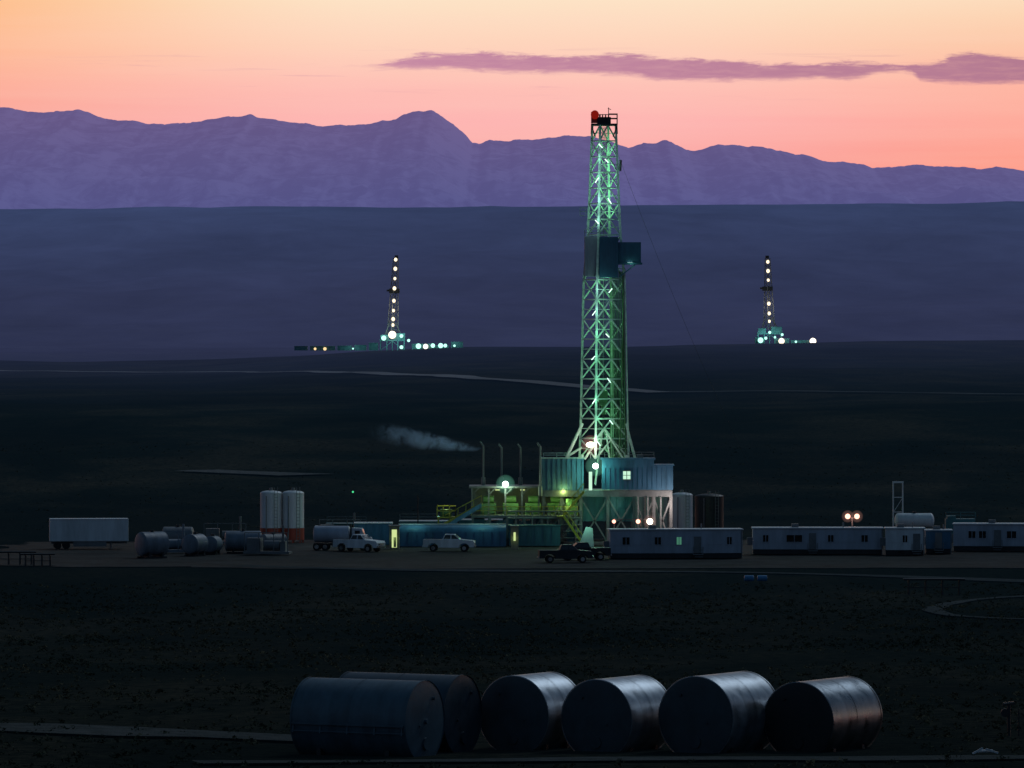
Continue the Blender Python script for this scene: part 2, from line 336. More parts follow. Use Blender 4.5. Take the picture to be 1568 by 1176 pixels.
# ------------------------------------------------------------ main drilling rig
GC=(0.32,1.0,0.66); YC=(0.75,1.0,0.25)
def stair(b,p,q,w,n):
    p=Vector(p);q=Vector(q); d=q-p; s=Vector((0,1,0)) if abs(d.x)>abs(d.y) else Vector((1,0,0))
    for k in (-1,1):
        o=s*w/2*k; b.beam(p+o,q+o,0.1,0.3); b.beam(p+o+Vector((0,0,1.1)),q+o+Vector((0,0,1.1)),0.08)
        for i in range(0,n+1,3): a=p.lerp(q,i/n)+o; b.beam(a,a+Vector((0,0,1.1)),0.07)
    for i in range(n+1):
        a=p.lerp(q,i/n); b.beam(a-s*w/2,a+s*w/2,0.28,0.05)
def main_rig():
    D=825.0; k=D/F
    X=lambda px:(px-925)*k
    Z=lambda py:(834-py)*k
    R=root('drilling_rig',Wx(925,D),D,0.1)
    th=math.radians(25)
    def wd(z): return np.interp(z,[11,17,35,42,56.5],[6.6,6.2,5.5,4.3,3.1])/1.33
    def cor(i,z):
        w=wd(z)/math.sqrt(2); a=th+math.radians(45+90*i); return Vector((w*math.cos(a),w*math.sin(a),z))
    legs=MB(); br=MB()
    zs=list(np.linspace(11.5,35.5,10))+list(np.linspace(35.5,41.5,3))[1:]+list(np.linspace(41.5,56.2,8))[1:]
    for i in range(4):
        for a,c in zip(zs[:-1],zs[1:]): legs.beam(cor(i,a),cor(i,c),0.30)
        for j,(a,c) in enumerate(zip(zs[:-1],zs[1:])):
            A,B,C,E=cor(i,a),cor((i+1)%4,a),cor(i,c),cor((i+1)%4,c)
            br.beam(C,E,0.15)
            if i in (2,0):
                m2=(C+E)/2; br.beam(A,m2,0.16); br.beam(B,m2,0.16); ma=(A+C)/2; mb=(B+E)/2; br.beam(ma,(A+m2)/2,0.09); br.beam(mb,(B+m2)/2,0.09)
            else:
                if j%2: br.beam(A,E,0.14)
                else: br.beam(B,C,0.14)
                br.beam((A+C)/2,(B+E)/2,0.08)
    legs.out('mast_legs',M_steelw,R); br.out('mast_bracing',M_steelw,R)
    b=MB(); 
    for s in (-0.25,0.25): b.beam((-0.4+s,wd(12)*0.6+0.2,12),(-0.2+s,wd(56)*0.6,56),0.07)
    for z in np.arange(12,56,0.6): b.beam((-0.6,2.6-(z-12)*0.028,z),(0.1,2.6-(z-12)*0.028,z),0.05)
    b.out('ladder',M_grey,R)
    b=MB()
    for i in range(9):
        for j in range(4):
            x=0.9+i*0.21; y=-1.5+j*0.35; b.cyl((x,y,7.8),(x*0.95-0.05,y*0.9,36.6),0.07,6)
    b.out('drill_pipe_stands',M_grn,R)
    b=MB()
    for i in range(6): b.cyl((-0.5+i*0.16,-0.2,20.5),(-0.4+i*0.14,-0.2,56),0.03,5)
    b.cyl((-0.1,-0.2,12),(-0.1,-0.2,17.6),0.14,8)
    b.out('drilling_line',M_dark,R)
    b=MB(); b.box(-0.7,0.5,-0.6,0.3,18.6,20.6); b.cyl((-0.1,-0.2,17.4),(-0.1,-0.2,18.6),0.35,10); b.out('travelling_block',M_grn,R,0.1)
    b=MB(); b.cyl((2.0,-2.4,10),(2.6,-2.2,34),0.09,8); b.cyl((2.9,-1.4,8),(2.5,-1.2,36),0.12,8); b.cyl((3.0,-0.6,8),(2.75,-0.6,37),0.1,8); b.out('standpipe',M_grn,R)
    b=MB(); b.box(-1.75,1.8,-1.6,1.6,56.15,56.4); b.box(-0.95,0.9,-0.8,0.8,56.4,57.3)
    for x in (-0.6,-0.2,0.2,0.6): b.cyl((x-0.08,0,57.1),(x+0.08,0,57.1),0.62,18)
    for s in (-1,1): b.beam((s*1.75,-1.5,55.0),(s*1.7,-1.5,56.2),0.15); b.beam((s*1.2,-1.4,54.6),(s*1.7,-1.55,56.1),0.12)
    b.rail([(0.6,-1.5,56.4),(1.75,-1.5,56.4),(1.75,1.5,56.4),(-1.6,1.5,56.4)],1.3,0.1,1.0)
    b.beam((0.6,0,57),(0.6,0,58.6),0.1); b.beam((0.5,0,58.5),(.95,0,58.3),0.08)
    b.out('crown_block',M_dark,R)
    MB().sph((-1.25,-0.9,57.6),0.55,14,10,(1,1,1.1)).out('obstruction_light',E_obs,R)
    MB().box(-1.75,-0.8,-0.6,0.2,56.5,58.0).out('obstruction_light_mount',M_red,R)
    b=MB(); b.box(X(895),X(917),-2.3,1.9,Z(424),Z(363))
    for x in np.linspace(X(895)+.1,X(917)-.1,7): b.box(x-0.04,x+0.04,-2.36,-2.3,Z(424)+.1,Z(363)-.1)
    b.out('wind_wall_left',M_wall,R)
    b=MB(); b.box(X(917)+.01,X(946),-2.9,1.6,Z(426),Z(364))
    for x in np.linspace(X(917)+.15,X(946)-.1,8): b.box(x-0.04,x+0.04,-2.96,-2.9,Z(426)+.1,Z(364)-.1)
    b.box(X(946)+.01,X(981),-2.2,1.2,Z(403),Z(372)); b.box(X(946)+.01,X(983),-2.4,1.4,Z(406),Z(403)-.01)
    b.beam((X(975),-2,Z(404)),(X(948),-1.8,Z(425)),0.15); b.beam((X(975),1,Z(404)),(X(948),1,Z(425)),0.15)
    b.out('racking_board',M_wallb,R)
    b=MB(); b.rail([(X(895),-2.3,Z(363)),(X(917),-2.3,Z(363))],0.9,0.07,.9)
    b.box(X(888),X(895),-1.4,-.6,Z(332),Z(331)); b.rail([(X(888),-1.4,Z(331)),(X(897),-1.4,Z(331))],1,.07)
    b.out('mast_handrails',M_grey,R)
    random.seed(3)
    zl=[(13.6,-.8,1),(16.4,.9,.9),(19.2,-1.4,.9),(22.0,.6,.9),(25.0,-1.5,.9),(28.0,.4,1),(31.0,-1.4,1),(34.0,.8,1),(43.2,-1.0,1),(46.0,.7,1),(48.8,-1.0,.9),(51.4,.3,.6),(53.4,-.5,.15)]
    for z,x,s in zl:
        y=-wd(z)*0.62-0.3; sg=random.choice((-1,1)); q=random.uniform(.2,.4)
        MB().beam((x-0.22,y,z-q*sg),(x+0.24,y,z+q*sg),0.11).out('fluorescent_tube',E_tube,R)
        c=(0.42,1,0.80) if z>30 else (0.28,1,0.60)
        light(R,x*0.5-.8,y-0.9,z+0.3,85*s,c,0.35)
        light(R,0.2,0.1,z+1.4,150*s,(0.26,1,0.46),0.5)
    light(R,X(966),-2.8,Z(401)-.5,10,GC,.2); MB().box(X(960),X(968),-2.35,-2.2,Z(405.0),Z(403)).out('fluorescent_tube',E_tube,R)
    light(R,X(930),-9,Z(395),50,(.45,.70,1),1)
    b=MB()
    for y in (-2.6,2.6):
        b.beam((-2.9,y*0.9,16.2),(-5.0,y,11.7),0.30); b.beam((2.9,y*.9,16.2),(4.3,y,11.0),0.28); b.beam((-5.0,y,11.7),(-5.0,y,7.4),0.35)
        b.beam((-2.6,y,11.4),(0,y*.9,15.5),0.2); b.beam((2.6,y,11.4),(0,y*.9,15.5),0.2); b.beam((-5,y,11.7),(-3.0,y,13.0),0.18); b.beam((3.3,y,7.4),(2.9,y,12),.35); b.beam((-3.3,y,7.4),(-2.9,y,12),.35)
        b.beam((-1.2,y,8),(-0.3,y*.9,14.8),0.16);b.beam((1.2,y,8),(0.3,y*.9,14.8),0.16)
    b.out('a_frame',M_steelw,R)
    b=MB(); b.box(X(828),X(1028),-5,6,6.7,7.3); b.box(X(828),X(1028),-5.15,-5.0,6.5,7.35); b.out('drill_floor',M_grey,R)
    b=MB(); b.box(X(829),X(893),-4.9,-4.7,7.35,Z(702)); b.box(X(829),X(829)+.2,-4.7,5.5,7.35,Z(702)); b.box(X(829),X(893),5.4,5.6,7.35,Z(704))
    for x in np.linspace(X(831),X(891),9): b.box(x-.06,x+.06,-4.98,-4.9,7.4,Z(702)+.1)
    b.out('floor_wind_wall',M_tarp,R)
    b=MB(); b.box(X(826),X(895),-5.05,-4.65,Z(702),Z(702)+.18); b.rail([(X(832),-4.8,Z(702)+.15),(X(872),-4.8,Z(702)+.15)],.6,.08,1.5)
    b.out('wall_coping',M_steelw,R)
    b=MB(); b.box(X(921),X(1000),-5.6,-2,7.45,Z(704)); b.box(X(919),X(1002),-5.8,-1.8,Z(704)+.01,Z(701)); b.box(X(1000)+.01,X(1029),-5.2,0,7.4,Z(713)); b.box(X(1000)+.02,X(1031),-5.4,.2,Z(713)+.01,Z(711))
    for x in np.linspace(X(925),X(1027),15): b.box(x-.05,x+.05,-5.68 if x<X(998) else -5.28,-5.55 if x<X(998) else -5.15,7.5,Z(716))
    b.out('doghouse',M_blue,R)
    MB().box(X(953),X(964),-5.75,-5.62,Z(733),Z(721)).out('doghouse_window',E_winc,R)
    b=MB(); b.box(X(952),X(965),-5.78,-5.61,Z(720.8),Z(719.5)); b.box(X(952),X(965),-5.78,-5.61,Z(734.5),Z(733.2)); b.beam((X(958.5),-5.79,Z(733)),(X(958.5),-5.79,Z(721)),.09); b.beam((X(953),-5.79,Z(727)),(X(964),-5.79,Z(727)),.07)
    b.rail([(X(925),-5.7,Z(701)),(X(1000),-5.7,Z(701))],.8,.06,1.4); b.box(X(975),X(984),-4,-3,Z(701),Z(696)); b.out('doghouse_trim',M_grey,R)
    MB().box(X(901),X(906),-4.8,-4.6,Z(751),Z(722)).out('lit_doorway',E_winc,R)
    b=MB(); b.box(X(892),X(968),-4.2,5,3.2,6.65); 
    for x in np.linspace(X(894),X(966),8): b.box(x-.07,x+.07,-4.3,-4.2,3.3,6.5)
    b.out('substructure_wall',M_teal,R)
    b=MB()
    for x in (X(832),X(860),X(889),X(930),X(970),X(1000),X(1026)):
        for y in (-4.8,0,5): b.beam((x,y,0),(x,y,6.7),0.4)
    for a,c in ((832,860),(860,889),(889,930),(930,970),(970,1000),(1000,1026)):
        b.beam((X(a),-4.8,.3),(X(c),-4.8,6.3),.2); b.beam((X(c),-4.8,.3),(X(a),-4.8,6.3),.2)
    for y in (-4.8,5): b.beam((X(832),y,.3),(X(1026),y,.3),.4); b.beam((X(832),y,3.4),(X(889),y,3.4),.3)
    b.out('substructure_frame',M_grey,R)
    x0,x1=X(722),X(884); zd=Z(788); zr=Z(747)
    b=MB(); b.box(x0-.3,x1-5,-4.5,4,zr,zr+.25); b.box(x0,x1,-6,4,zd-.3,zd); b.box(x0,x1,3.6,3.8,zd,zr)
    for x in np.linspace(x0+.1,x1-5.2,5):
        b.beam((x,-4.3,zd),(x,-4.3,zr),.22); b.beam((x,3,zd),(x,3,zr),.22); b.beam((x,-4.3,zr-.9),(x+.9,-4.3,zr),.12)
    for x in np.linspace(x0+.2,x1-.2,7): b.beam((x,-5.8,0),(x,-5.8,zd-.3),.3)
    for x in np.linspace(x0+.2,x1-2.5,6): b.beam((x,-5.8,.2),(x+2.2,-5.8,zd-.4),.14)
    b.out('engine_platform',M_grey,R)
    b=MB(); b.rail([(x0,-5.9,zd),(x1,-5.9,zd)],1.15,.1,1.5); b.rail([(x1-4.9,-4.4,zr+.1),(x1,-4.4,zr+.1)],1,.09,1.2); b.out('platform_handrail',M_yel,R)
    b=MB()
    for i in range(4):
        xx=x0+1.2+i*3.0; b.box(xx,xx+2.1,-2.6,0.8,zd,zd+1.5); b.cyl((xx+.4,-1.4,zd+2.0),(xx+1.8,-1.4,zd+2.0),.5,12); b.cyl((xx+.5,-2.8,zd+.8),(xx+.5,-2.5,zd+.8),.5,14); b.box(xx+1.2,xx+1.9,-3.0,-2.6,zd+.2,zd+1.1)
    b.box(X(866),X(884),-3.5,0,zd,zd+2.2); b.cyl((X(850),-3,zd+.7),(X(862),-3,zd+.7),.7,14)
    b.out('engines',M_grn,R,0.05)
    b=MB()
    for i,px in enumerate((725,745,770,795,820,845,868)):
        b.box(X(px),X(px+17),-3.5,2,0,zd-.5-0.3*(i%2))
    b.out('skid_boxes',M_blue,R,0.04)
    b=MB()
    for px,py in ((740,683),(768,686),(797,686),(827,683)):
        zb=zr if px<820 else zr-1; yy=1.0 if px<820 else -5.4
        b.cyl((X(px),yy,zb),(X(px),yy,Z(py)),.13,10); b.cyl((X(px),yy,Z(py)-.1),(X(px)-.4,yy,Z(py)+.45),.13,10); b.cyl((X(px),yy,zb),(X(px),yy,zb+1.3),.28,10)
    b.out('exhaust_stacks',M_grey,R)
    b=MB(); stair(b,(X(893),-6.6,7.2),(X(862),-6.6,zd),1.0,11); stair(b,(X(862),-7.9,zd),(X(893),-8.1,0.1),1.0,13); b.box(X(852),X(864),-8.5,-6,zd-.15,zd); 
    stair(b,(X(738),-7,Z(770)),(X(682),-7,Z(800)),1.2,14); b.out('stairs',M_yel,R)
    b=MB(); b.prism([(X(738),Z(775)),(X(738),Z(768)),(X(700),Z(791)),(X(684),Z(803)),(X(684),Z(808))],-7.9,-7.7); b.out('chute_panel',M_tarp,R)
    b=MB(); b.box(X(670),X(698),-6.5,-3.5,Z(792),Z(790)); b.rail([(X(670),-6.5,Z(790)),(X(698),-6.5,Z(790)),(X(698),-3.5,Z(790)),(X(670),-3.5,Z(790))],1.4,.11,.8)
    for x in (X(672),X(696)): b.beam((x,-6.2,0),(x,-6.2,Z(792)),.2); b.beam((x,-3.8,0),(x,-3.8,Z(792)),.2)
    b.beam((X(672),-6.2,.2),(X(696),-6.2,Z(793)),.12); b.out('shaker_platform',M_yel,R)
    b=MB(); b.box(X(675),X(692),-5.8,-4,Z(790),Z(779)); b.cyl((X(678),-6,Z(785)),(X(690),-6,Z(785)),.3,10); b.out('shale_shaker',M_grn,R)
    b=MB(); b.prism([(X(884),Z(834)),(X(908),Z(834)),(X(906),Z(806)),(X(896),Z(804))],-9.6,-9.3); b.box(X(880),X(908),-9.3,-5.2,Z(834),Z(833)); b.out('v_door_ramp',M_white,R)
    b=MB()
    for i in range(5):
        z=1+i*.9; b.cyl((X(778),-6.4-.2*i,z),(X(890),-6.4-.2*i,z),.1,8)
    for px in (790,815,838,855,880): b.cyl((X(px),-6.9,0),(X(px),-6.9,4.6),.09,8)
    for px in (975,990,1010): b.cyl((X(px),-5.3,0),(X(px),-5.3,6.5),.15,8)
    b.out('piping',M_grey,R)
    MB().sph((X(904),-3.6,Z(681)),.42,12,8,(1.5,1,.9)).out('floodlight',E_warm,R); light(R,X(904),-4.8,Z(682),300,(.9,1,.75),.4); MB().sph((X(904),-3.6,Z(681)),1.3,20,12).out('lamp_halo',H_warm,R)
    b=MB(); b.beam((X(904),-3.2,Z(684)),(X(904),-3.2,Z(702)),.12); b.out('floodlight_post',M_grey,R)
    lamp(R,X(911),-5.8,Z(713),.40,E_cool,330,GC,1.4)
    lamp(R,X(774),-4.9,Z(741),.42,E_cool,330,(.7,1,.6),1.3)
    lamp(R,X(862),-4.9,Z(750),.22,E_yel,100,YC,0)
    for px,py,P in ((775,758,80),(802,762,75),(832,764,55),(866,768,85)): light(R,X(px),-4.0,Z(py),P,(.7,1,.28),.25)
    for px in (762,800): MB().beam((X(px)-.3,-3.9,zr-.25),(X(px)+.3,-3.9,zr-.25),.14).out('fluorescent_tube',E_yel,R)
    light(R,X(925),-1,9.5,500,(.36,1,.42),.4); light(R,X(903),-6.4,Z(733),90,GC,.3)
    light(R,X(870),-7,5,80,(.5,1,.4)); light(R,X(940),-6.5,5.5,30,GC); light(R,X(684),-5,Z(775),40,YC)
    light(R,X(895),-11,3.4,100,GC,.3); light(R,X(1010),-9,9,40,(.4,.8,1),.5)
    return R,X,Z
R,X,Z=main_rig()
g_=root('guy_wire',0,0,0)
b=MB(); bx=Wx(925,825); P0=Vector((bx+1.8,825,0.1+Z(235))); P1=Vector((bx+27,905,G(bx+27,905)))
pr=P0
for i in range(1,13):
    tt=i/12; q=P0.lerp(P1,tt)-Vector((0,0,9*tt*(1-tt))); b.cyl(pr,q,0.018,5,caps=False); pr=q
b.cyl((bx+2.1,824,Z(262)),(bx+2.2,824,Z(245)),0.2,8)
b.out('cable',M_grey,g_)
# ------------------------------------------------------------ steam plume
m,t,o=newmat('steam'); tc=t.new('ShaderNodeTexCoord'); n1=t.noise(tc.outputs['Object'],0.6,4,0.65,0.9)
pv=t.new('ShaderNodeVolumePrincipled'); pv.inputs['Color'].default_value=(0.50,0.75,1,1); pv.inputs['Anisotropy'].default_value=.2
P=t.sep(tc.outputs['Object'])
ln=t.new('ShaderNodeVectorMath',operation='LENGTH'); 
gx=t.m('DIVIDE',P[0],8.9); cz=t.m('DIVIDE',t.m('SUBTRACT',P[2],t.m('ADD',t.m('MULTIPLY',P[0],-0.17),-.6)),t.mr(P[0],-7,6,2.3,0.8)); cy=t.m('DIVIDE',P[1],1.3)
t.l.new(t.comb(gx,cy,cz),ln.inputs[0])
fall=t.mr(ln.outputs['Value'],0.0,1.0,1.0,0.0,True)
dn=t.mr(P[0],-8,6,.30,3.4)
t.l.new(t.m('MULTIPLY',t.m('MULTIPLY',fall,t.mr(n1,0.42,0.62)),dn),pv.inputs['Density']); t.l.new(pv.outputs[0],o.inputs['Volume'])
m.cycles.volume_step_rate=5.0
sp=root('steam_plume',Wx(652,826),826,14.6)
b=MB(); b.sph((0,0,0),1,24,14,(9.0,1.4,3.2)); b.out('steam_cloud',m,sp)
# ------------------------------------------------------------ far rigs
M_tealf=pmat('camp_paint',(0.10,0.26,0.28),0.6,var=0.4)
def far_rig(px,d,hgt,lampsz,lean,base,boxes):
    k=d/F; x=Wx(px,d); R=root('drilling_rig',x,d)
    b=MB(); zs=np.linspace(8,hgt,13)
    def c(i,z):
        w=np.interp(z,[8,hgt],[5.4,2.4])/2; a=math.radians(30+45+90*i); return Vector((w*1.2*math.cos(a)+lean*(z-8)/hgt,w*1.2*math.sin(a),z))
    for i in range(4):
        for a,e in zip(zs[:-1],zs[1:]):
            b.beam(c(i,a),c(i,e),.36); b.beam(c(i,a),c((i+1)%4,e),.22); b.beam(c(i,e),c((i+1)%4,e),.22)
    b.beam((-5,0,6),(-1.5+lean*.2,0,17),.5); b.beam((6,0,6),(1.5+lean*.2,0,15),.5)
    b.out('mast',M_grey,R)
    b=MB(); b.box(-3.2+lean*.6,2.6+lean*.6,-2,2,hgt*.62,hgt*.67); b.box(-4.5+lean*.6,-3+lean*.6,-1.5,1.5,hgt*.64,hgt*.66); b.box(-1+lean,1+lean,-1,1,hgt,hgt+1.6); b.out('racking_board',M_dark,R)
    b=MB(); b.box(-7,7,-4,5,5.2,6); b.box(1,7,-4.2,0,6,9.5); b.box(-6.5,-2,-4.2,0,6,8.6)
    for xx in (-6.5,-3,0,3,6.5): b.beam((xx,-4,0),(xx,-4,5.2),.5); b.beam((xx,4,0),(xx,4,5.2),.5)
    b.beam((-6.5,-4,0),(0,-4,5.2),.3); b.beam((6.5,-4,0),(0,-4,5.2),.3); b.out('substructure',M_tealf,R)
    for i,zz in enumerate(lampsz):
        MB().sph((lean*(zz-8)/hgt,-2.6,zz),0.9+.12*math.sin(i*2.3),10,6,(1,1,1.15)).out('mast_lamp',E_warm2,R)
    light(R,0,-9,hgt*.45,1500,(1,.9,.7),1)
    for (dx,z,r,mt,P) in base:
        MB().sph((dx*k,-6,z),r*.92,10,6).out('flood_lamp',mt,R)
        if P: light(R,dx*k,-9,z+1,P,(.45,.95,.9),1)
    b=MB(); 
    for (a,e,h) in boxes:
        b.box(a*k,e*k,-3,3,0,h); b.box(a*k-.2,e*k+.2,-3.2,3.2,h,h+.25)
        for xx in np.arange(a*k+1,e*k-1,2.5): b.box(xx,xx+.3,-3.1,-3,0.3,h-.2)
    b.out('camp_units',M_tealf,R)
    return R
E_warm2=emat('mast_lamp_glow',(1,.83,.58),1.7); E_w3=emat('flood_warm',(1,.86,.66),2.5); E_c3=emat('flood_cool',(.45,1,.82),1.7); E_a3=emat('flood_amber',(1,.7,.35),1.2)
d=3400; kk=d/F
far_rig(601,d,51,[(542-y)*kk for y in (403,417,432,447,466,481,494,503)],2.2,
  [(-13,(542-523)*kk,1.5,E_c3,900),(0,(542-518)*kk,2.3,E_w3,1200),(14,8,1.1,E_c3,700),(25,5.5,.9,E_c3,0),(14,1.8,1.1,E_c3,500),(40,2.4,1.6,E_c3,600),(51,2.2,1.5,E_w3,0),(62,2.7,1.3,E_c3,600),(74,2.7,1.5,E_c3,0),(81,2.7,1.1,E_c3,0),(95,2.6,.7,E_c3,500),(-103,.9,1.0,E_a3,0),(-118,.9,.8,E_a3,0),(-60,1,.5,E_c3,400)],
  [(-150,-130,2.2),(-126,-88,2.2),(-84,-62,2.4),(-58,-40,2.8),(-36,-22,4.0),(30,60,3.4),(64,86,2.6),(90,108,4.6)])
d=3470; kk=d/F
far_rig(1178,d,48,[(527-y)*kk for y in (402,416,430,466,481,493)],-1.2,
  [(-14,(527-522)*kk,1.7,E_c3,900),(0,(527-510)*kk,.9,E_c3,500),(18,1.4,1.8,E_w3,600),(19,5.0,.8,E_c3,0),(66,1.3,2.0,E_w3,500),(40,1,.7,E_c3,400),(-6,3,.9,E_c3,0),(8,3.5,.7,E_c3,0)],
  [(-22,-8,3.2),(10,30,2.6),(33,60,1.6)])
# ------------------------------------------------------------ vertical tanks / silos
def vtank(name,px,py,w,top,mat,base=None,legs=False):
    d=Dp(py); k=d/F; R=root(name,Wx(px,d),d,0.1); r=w*k/2; h=(py-top)*k; z0=0
    if base:
        b=MB(); z0=h*base
        for a in range(8):
            aa=a*math.pi/4; b.beam((r*.9*math.cos(aa),r*.9*math.sin(aa),0),(r*.9*math.cos(aa),r*.9*math.sin(aa),z0),.22)
        b.cyl((0,0,z0*.2),(0,0,z0),r*1.02,28); b.out('skirt',M_red,R)
    b=MB(); b.cyl((0,0,z0+.01),(0,0,h-.35),r,32,caps=False); b.dome((0,0,h-.35),(0,0,1),r,.35)
    for z in np.linspace(z0+.1,h-.4,5): b.cyl((0,0,z-.03),(0,0,z+.03),r+.03,32)
    b.out('shell',mat,R)
    b=MB()
    for s in (-.22,.22): b.beam((r*.5+s,-r-.12,0.1),(r*.5+s,-r-.12,h+.5),.06)
    for z in np.arange(.3,h+.3,.45): b.beam((r*.5-.22,-r-.12,z),(r*.5+.22,-r-.12,z),.04)
    b.cyl((0,0,h-.05),(0,0,h+.35),.25,10); b.cyl((-r*.4,-r-.15,.5),(-r*.4,-r-.15,h*.9),.07,8)
    b.out('ladder_and_vent',M_grey,R); return R
sA=vtank('silo',415,832,33,752,M_white,.28); vtank('silo',449,832,33,752,M_white,.28)
light(sA,7,-12,5,150,(.85,.92,1),.6)  # added fill light without a fixture, brightens the silos
v1=vtank('storage_tank',980,822,27,755,M_tan); v2=vtank('storage_tank',1008,826,42,753,M_tan); vtank('storage_tank',1044,824,33,755,M_white)
vtank('storage_tank',1086,822,44,757,M_dark)
l_=root('yard_light',Wx(1000,790),790,.1)
b=MB(); b.cyl((0,0,0),(0,0,4.6),.08,8); b.cyl((-1.6,0,0),(-1.6,0,4.6),.07,8); b.cyl((-5,0,0),(-5,0,4.6),.07,8); b.beam((-5,0,4.4),(0,0,4.4),.1); b.out('pole',M_grey,l_)
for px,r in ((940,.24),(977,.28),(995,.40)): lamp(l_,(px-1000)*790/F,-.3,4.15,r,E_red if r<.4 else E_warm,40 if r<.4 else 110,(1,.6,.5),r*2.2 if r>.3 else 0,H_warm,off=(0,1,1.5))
light(l_,3.2,27,5.5,800,(1,.82,.74),.8)  # added fill light far behind the pole, brightens the tan tanks
# ------------------------------------------------------------ trailers
def office(pxa,pxb,py,h,rot,wins,mat,door=None,name='office_trailer',lit=(),lm=None):
    d=Dp(py); k=d/F; L=(pxb-pxa)*k; R=root(name,Wx((pxa+pxb)/2,d),d+1.6,0.1,rot); x0=-L/2
    b=MB(); b.box(x0,-x0,-1.6,1.6,.7,h); 
    b.out('walls',mat,R,0.03)
    b=MB()
    for x in np.arange(x0+.3,-x0,.6): b.box(x-.02,x+.02,-1.625,-1.6,.75,h-.12)
    b.box(x0-.02,-x0+.02,-1.64,-1.61,h*.5,h*.5+.08); b.out('siding_ribs',mat,R)
    b=MB(); b.box(x0-.12,-x0+.12,-1.75,1.75,h,h+.16); b.out('roof',M_white,R,0.03)
    b=MB(); b.box(x0+.05,-x0-.05,-1.5,1.5,.08,.7); 
    for x in (-L*.18,-L*.1,0): b.cyl((x,-1.58,.45),(x,-1.3,.45),.4,14)
    b.out('skirting',M_dark,R)
    b=MB();c=MB();e=MB()
    for i,(fx,w) in enumerate(wins):
        x=x0+L*fx; (e if i in lit else b).box(x-w/2,x+w/2,-1.66,-1.645,h*.5,h*.76)
        c.box(x-w/2-.08,x+w/2+.08,-1.69,-1.63,h*.76,h*.76+.08); c.box(x-w/2-.08,x+w/2+.08,-1.69,-1.63,h*.5-.08,h*.5); c.box(x-.03,x+.03,-1.69,-1.665,h*.5,h*.76)
        c.box(x-w/2-.08,x-w/2,-1.69,-1.63,h*.5,h*.76);c.box(x+w/2,x+w/2+.08,-1.69,-1.63,h*.5,h*.76)
    b.out('windows',M_glass,R); c.out('window_frames',mat,R)
    if e.v: e.out('lit_windows',lm or E_tail,R)
    b=MB(); x=x0+L*(door or .6); b.box(x-.45,x+.45,-1.68,-1.62,.75,2.8); b.box(x-.6,x+.6,-2.7,-1.7,.5,.6); b.box(x-.5,x+.5,-3.1,-2.7,.25,.32); b.rail([(x-.6,-2.7,.6),(x-.6,-1.75,.6)],.9,.05); b.rail([(x+.6,-2.7,.6),(x+.6,-1.75,.6)],.9,.05); b.box(x0-.7,x0-.02,-.5,.5,1.2,2.2)
    b.box(x0+L*.3,x0+L*.3+.9,-.5,.5,h+.17,h+.6); b.cyl((x0+L*.7,0,h+.1),(x0+L*.7,0,h+.8),.1,8); b.beam((-x0-.1,-1.7,.1),(-x0-.1,-1.7,h),.08)
    b.out('door_and_steps',M_grey,R); return R
office(932,1136,857,3.6,5,[(.12,.9),(.36,.8),(.52,.6),(.9,.6)],M_side,.66,lit=(2,))
office(1153,1352,851,3.35,-1,[(.10,.7),(.32,2.0),(.60,.7),(.86,.8)],M_side,.46)
office(1357,1416,852,3.4,-2,[(.5,.6)],M_white,.8)
office(1418,1458,850,3.0,-2,[],M_blue,.5,name='storage_container')
office(1462,1640,846,3.5,-6,[(.16,.9),(.25,.9),(.5,1.2)],M_side,.38)
l2=root('yard_light',Wx(1305,800),800,.1)
b=MB(); b.cyl((0,0,0),(0,0,4.3),.09,8); b.beam((-.8,0,4.3),(.8,0,4.3),.1); b.out('pole',M_grey,l2)
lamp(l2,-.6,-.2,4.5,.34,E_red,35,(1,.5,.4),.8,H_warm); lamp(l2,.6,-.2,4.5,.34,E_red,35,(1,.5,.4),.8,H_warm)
l3=root('ladder_tower',Wx(1375,835),835,.1); b=MB()
for s in (-.65,.65):
    for y in (-.5,.5): b.beam((s,y,0),(s,y,8.0),.13)
for z in (2,4,6,8): b.beam((-.65,-.5,z),(.65,-.5,z),.08); b.beam((-.65,.5,z),(.65,.5,z),.08)
b.beam((-.65,-.5,4),(.65,-.5,6),.06)
b.beam((-.75,0,8.05),(.75,0,8.05),.25); b.beam((.65,-.5,0),(2.2,-.5,3.5),.1); b.out('frame',M_white,l3)
def htank(name,x,y,L,r,mat,rot,zs=None,z0=.5,dish=.3,seams=3,saddle=True,seg=32,hatch=.25):
    R=root(name,x,y,zs,rot); c=r+z0; b=MB(); b.cyl((-L/2,0,c),(L/2,0,c),r,seg,caps=False); 
    b.dome((L/2,0,c),(1,0,0),r,dish,seg); b.dome((-L/2,0,c),(-1,0,0),r,dish,seg)
    b.out('shell',mat,R)
    b=MB()
    for xx in np.linspace(-L/2,L/2,seams+2): b.cyl((xx-.03,0,c),(xx+.03,0,c),r+.012,seg,caps=False)
    b.out('weld_seams',mat,R)
    b=MB()
    if saddle:
        for xx in (-L*.3,L*.3): b.prism([(xx-.12,0),(xx+.12,0),(xx+.12,z0+r*.3),(xx-.12,z0+r*.3)],-r*.75,r*.75)
        for yy in (-r*.6,r*.6): b.beam((-L/2,yy,.1),(L/2,yy,.1),.2)
    if hatch: b.cyl((0,0,c+r-.05),(0,0,c+r+hatch),.25,12)
    b.out('saddles',M_dark,R); return R,c
htank('water_tank',Wx(1400,830),830,4.4,1.0,M_white,0,z0=2.0,dish=.5)
t_=root('propane_unit',Wx(1470,835),835,.1); b=MB(); b.box(-2,2,-1,1,.3,3.1); b.box(-1.8,-.6,-.8,.8,3.1,3.5); b.rail([(-2,-1,3.1),(2,-1,3.1)],.9,.07); b.box(-2.05,2.05,-1.05,-1.0,1.4,1.6); b.out('unit_body',M_teal,t_,.05)
